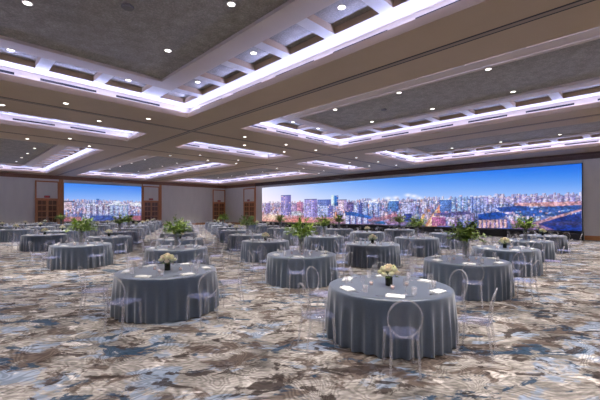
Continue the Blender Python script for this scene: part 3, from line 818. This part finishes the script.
def greenery(seed):
    r = random.Random(seed); root = empty('greenery_centrepiece'); root['category'] = 'plant'
    v = MB(); v.lathe([(.001, 0), (.085, 0), (.085, .012), (.075, .02), (.085, .50), (.080, .50), (.070, .03), (.001, .03)], 20); kid(root, v.build('glass_vase', M['glass'], root))
    st = MB(); lf = MB()
    for k in range(46):
        t = r.random()*2*PI; rad = .50*math.sqrt(r.random()); zz = .44+(.70-.8*rad)*r.uniform(.1, 1.0)
        if k < 4: rad *= .8; zz += .16
        d = Vector((math.cos(t), math.sin(t), 0))
        p0 = Vector((r.uniform(-.03, .03), r.uniform(-.03, .03), .04)); p1 = Vector((r.uniform(-.04, .04), r.uniform(-.04, .04), .47))
        p3 = d*rad+Vector((0, 0, zz)); p2 = p1.lerp(p3, .5)+Vector((0, 0, .05))
        if k < 5: st.tube([p0, p1, p2, p3], [.004, .004, .003, .002], 5)
        else: st.tube([p1, p2, p3], [.003, .003, .002], 5)
        for i in range(16):
            f = r.random()**.7; p = p1.lerp(p2, f*2) if f < .5 else p2.lerp(p3, f*2-1)
            dr = (p3-p2).normalized()*.6+Vector((r.uniform(-1, 1), r.uniform(-1, 1), r.uniform(-.6, .8)))
            leaf(lf, p, dr, r.uniform(.07, .12), r.uniform(.022, .036), r)
    kid(root, st.build('stem', M['stem'], root)); kid(root, lf.build('foliage', M['leaf'], root))
    fl = MB()
    for k in range(9):
        t = r.random()*2*PI; bloom(fl, Vector((.16*math.cos(t), .16*math.sin(t), .50+r.uniform(-.02, .12))), .024, r)
    kid(root, fl.build('small_blossoms', M['petal'], root))
    return root
grn = [greenery(5), greenery(21)]

# ------------------------------------------------------------------ lay out the tables
MEAS = {(0, 0): (-2.83, 4.83), (1, 0): (-6.66, 3.03), (0, 1): (-3.03, 8.68), (1, 1): (-6.67, 6.80), (0, 2): (-3.15, 12.42), (1, 2): (-6.97, 10.77),
        (2, 0): (-10.61, 5.14), (2, 1): (-10.70, 8.87), (2, 2): (-10.71, 12.43), (3, 0): (-14.13, 3.31), (3, 1): (-14.06, 6.95), (3, 2): (-14.15, 10.55),
        (1, 3): (-7.2, 14.64), (4, 0): (-17.65, 5.25), (5, 0): (-21.33, 3.40), (2, 3): (-11.1, 16.6), (2, 4): (-11.2, 20.4), (0, 3): (-3.4, 16.3), (0, 4): (-3.5, 20.2), (1, 4): (-7.4, 18.6)}
PLANT = {(0, 1), (3, 0), (1, 1), (1, 3), (2, 0), (2, 2), (0, 3), (3, 4), (4, 3), (3, 2), (6, 3), (6, 1), (5, 1), (9, 1), (2, 4)}
PLAIN = {(1, 4), (0, 3)}
OFF = {(0, 0): 7, (1, 0): 3}
SIDES = {0: 'near right', 1: 'far right', 2: 'far side', 3: 'far left', 4: 'near left', 5: 'near side'}
RANK = ['nearest', 'second', 'third', 'fourth', 'farthest']
LINE = ['first', 'second', 'third', 'fourth', 'fifth', 'sixth', 'seventh', 'eighth', 'ninth', 'tenth', 'eleventh', 'twelfth']
tables = []
for i in range(12):
    for j in range(5):
        if (i, j) in MEAS: x, y = MEAS[(i, j)]
        else:
            x = -2.95-3.69*i-.1*j+random.uniform(-.1, .1); y = (4.95 if i % 2 == 0 else 3.1)+3.8*j+random.uniform(-.1, .1)
        q = in_view(x, y, .75)
        if q is None and in_view(x+.9, y+.9, .75) is None: continue
        tables.append((math.hypot(x, y), i, j, x, y))
tables.sort()
def tref(i, j): return f'{RANK[j]} table, {LINE[i]} row from right'
cnt = dict(chair=0, nap=0, glass=0)
stuff = dict(chair=MB(), nap=MB(), glass=MB())
LIM = 300
first = {}
def place(src, key, loc, rz, label, group, scale=1):
    if key not in first:
        first[key] = src; src.location = loc; src.rotation_euler = (0, 0, rz); src.scale = (scale,)*3; src['label'] = label; src['group'] = group; return src
    return dup(src, loc, rz, scale, label, group)
def merge(mb, src_mb, loc, rz, mi=None):
    c, s = math.cos(rz), math.sin(rz)
    o = len(mb.v); mb.v += [(c*x-s*y+loc[0], s*x+c*y+loc[1], z+loc[2]) for x, y, z in src_mb.v]
    for k, f in enumerate(src_mb.f): mb.f.append(tuple(a+o for a in f)); mb.mi.append(src_mb.mi[k]); mb.sm.append(src_mb.sm[k])
GLASS_MB = MB(); GLASS_MB.lathe([(.001, .001), (.034, .002), (.005, .008), (.004, .09), (.034, .125), (.041, .16), (.034, .225)], 8)
ZTOP = .7525
for n_, (dist, i, j, x, y) in enumerate(tables):
    me = cloths[(i*3+j) % 4]
    o = bpy.data.objects.new('tablecloth', me); COL.objects.link(o); o.location = (x, y, 0); o.rotation_euler = (0, 0, random.random()*6)
    what = 'tall greenery' if (i, j) in PLANT else ('no flowers' if (i, j) in PLAIN else 'white roses')
    tag(o, f'slate blue floor-length cloth with {what}, {tref(i, j)}', 'tablecloth', 'slate blue round tablecloths')
    off = OFF.get((i, j), random.uniform(-6, 10))
    for k in range(6):
        a = math.radians(off+60*k); jit = random.uniform(-.04, .04); rz = a+PI/2+random.uniform(-.06, .06)
        rc = 1.235+jit*.4
        loc = (x+rc*math.cos(a), y+rc*math.sin(a), 0)
        if loc[0] < XL+.45: continue
        lab = f'clear acrylic chair, {SIDES[k]} of {tref(i, j)}'
        grp = 'clear acrylic chairs around the tables'
        if cnt['chair'] < LIM:
            if dist < 19: place(chair, 'chair', loc, rz, lab, grp)
            else: place(chair_far, 'chair_far', loc, rz, lab, grp)
        else: merge(stuff['chair'], far, loc, rz)
        cnt['chair'] += 1
        lab = f'folded white napkin, {SIDES[k]} of {tref(i, j)}'
        loc = (x+.74*math.cos(a), y+.74*math.sin(a), ZTOP); rn = a+PI/2+random.uniform(-.35, .35)
        if cnt['nap'] < LIM: place(nap0, 'nap', loc, rn, lab, 'white napkins at the place settings')
        else: merge(stuff['nap'], napkin_mesh(), loc, rn)
        cnt['nap'] += 1
        b = a+.27; loc = (x+.60*math.cos(b), y+.60*math.sin(b), ZTOP)
        lab = f'clear wine glass, {SIDES[k]} of {tref(i, j)}'
        if cnt['glass'] < LIM: place(glass0, 'glass', loc, 0, lab, 'wine glasses at the place settings')
        else: merge(stuff['glass'], GLASS_MB, loc, 0)
        cnt['glass'] += 1
        if dist < 17:
            b = a+.42; place(water0, 'water', (x+.66*math.cos(b), y+.66*math.sin(b), ZTOP), 0, f'clear water tumbler, {SIDES[k]} of {tref(i, j)}', 'water tumblers at the place settings')
        if dist < 10:
            b = a-.21; place(fork0, 'fork', (x+.74*math.cos(b), y+.74*math.sin(b), ZTOP), b+PI/2+PI/2*0+PI/2, f'steel fork beside napkin, {SIDES[k]} of {tref(i, j)}', 'forks at the place settings')
            b = a+.21; place(knife0, 'knife', (x+.74*math.cos(b), y+.74*math.sin(b), ZTOP), b+PI, f'steel knife beside napkin, {SIDES[k]} of {tref(i, j)}', 'knives at the place settings')
    if (i, j) in PLANT:
        s = (i+j) % 2; place(grn[s], f'grn{s}', (x, y, ZTOP), random.random()*6, f'tall leafy greenery in clear vase, {tref(i, j)}', 'tall greenery centrepieces')
    elif (i, j) not in PLAIN:
        s = (i+j) % 2; place(flw[s], f'flw{s}', (x, y, ZTOP), random.random()*6, f'low dark vase of cream roses, {tref(i, j)}', 'cream rose centrepieces')
    if dist < 30:
        for k, wd in enumerate(('left', 'right', 'in front')):
            a = math.radians((225, 45, -48)[k])+random.uniform(-.2, .2)
            place(cnd, 'cnd', (x+.27*math.cos(a), y+.27*math.sin(a), ZTOP), 0, f'votive candle {wd} of centrepiece, {tref(i, j)}', 'votive candles around the centrepieces')
if stuff['chair'].v: tag(stuff['chair'].build('ghost_chair', [M['acrylic'], M['seat'], M['clear']]), 'clear acrylic chairs crowded around the farthest tables by the left wall', 'chair', kind='stuff')
if stuff['nap'].v: tag(stuff['nap'].build('napkin', M['napkin']), 'white napkins on the farthest tables by the left wall', 'napkin', kind='stuff')
if stuff['glass'].v: tag(stuff['glass'].build('wine_glass', M['glass']), 'clear glasses on the farthest tables by the left wall', 'glass', kind='stuff')
print('TABLES', len(tables), cnt)
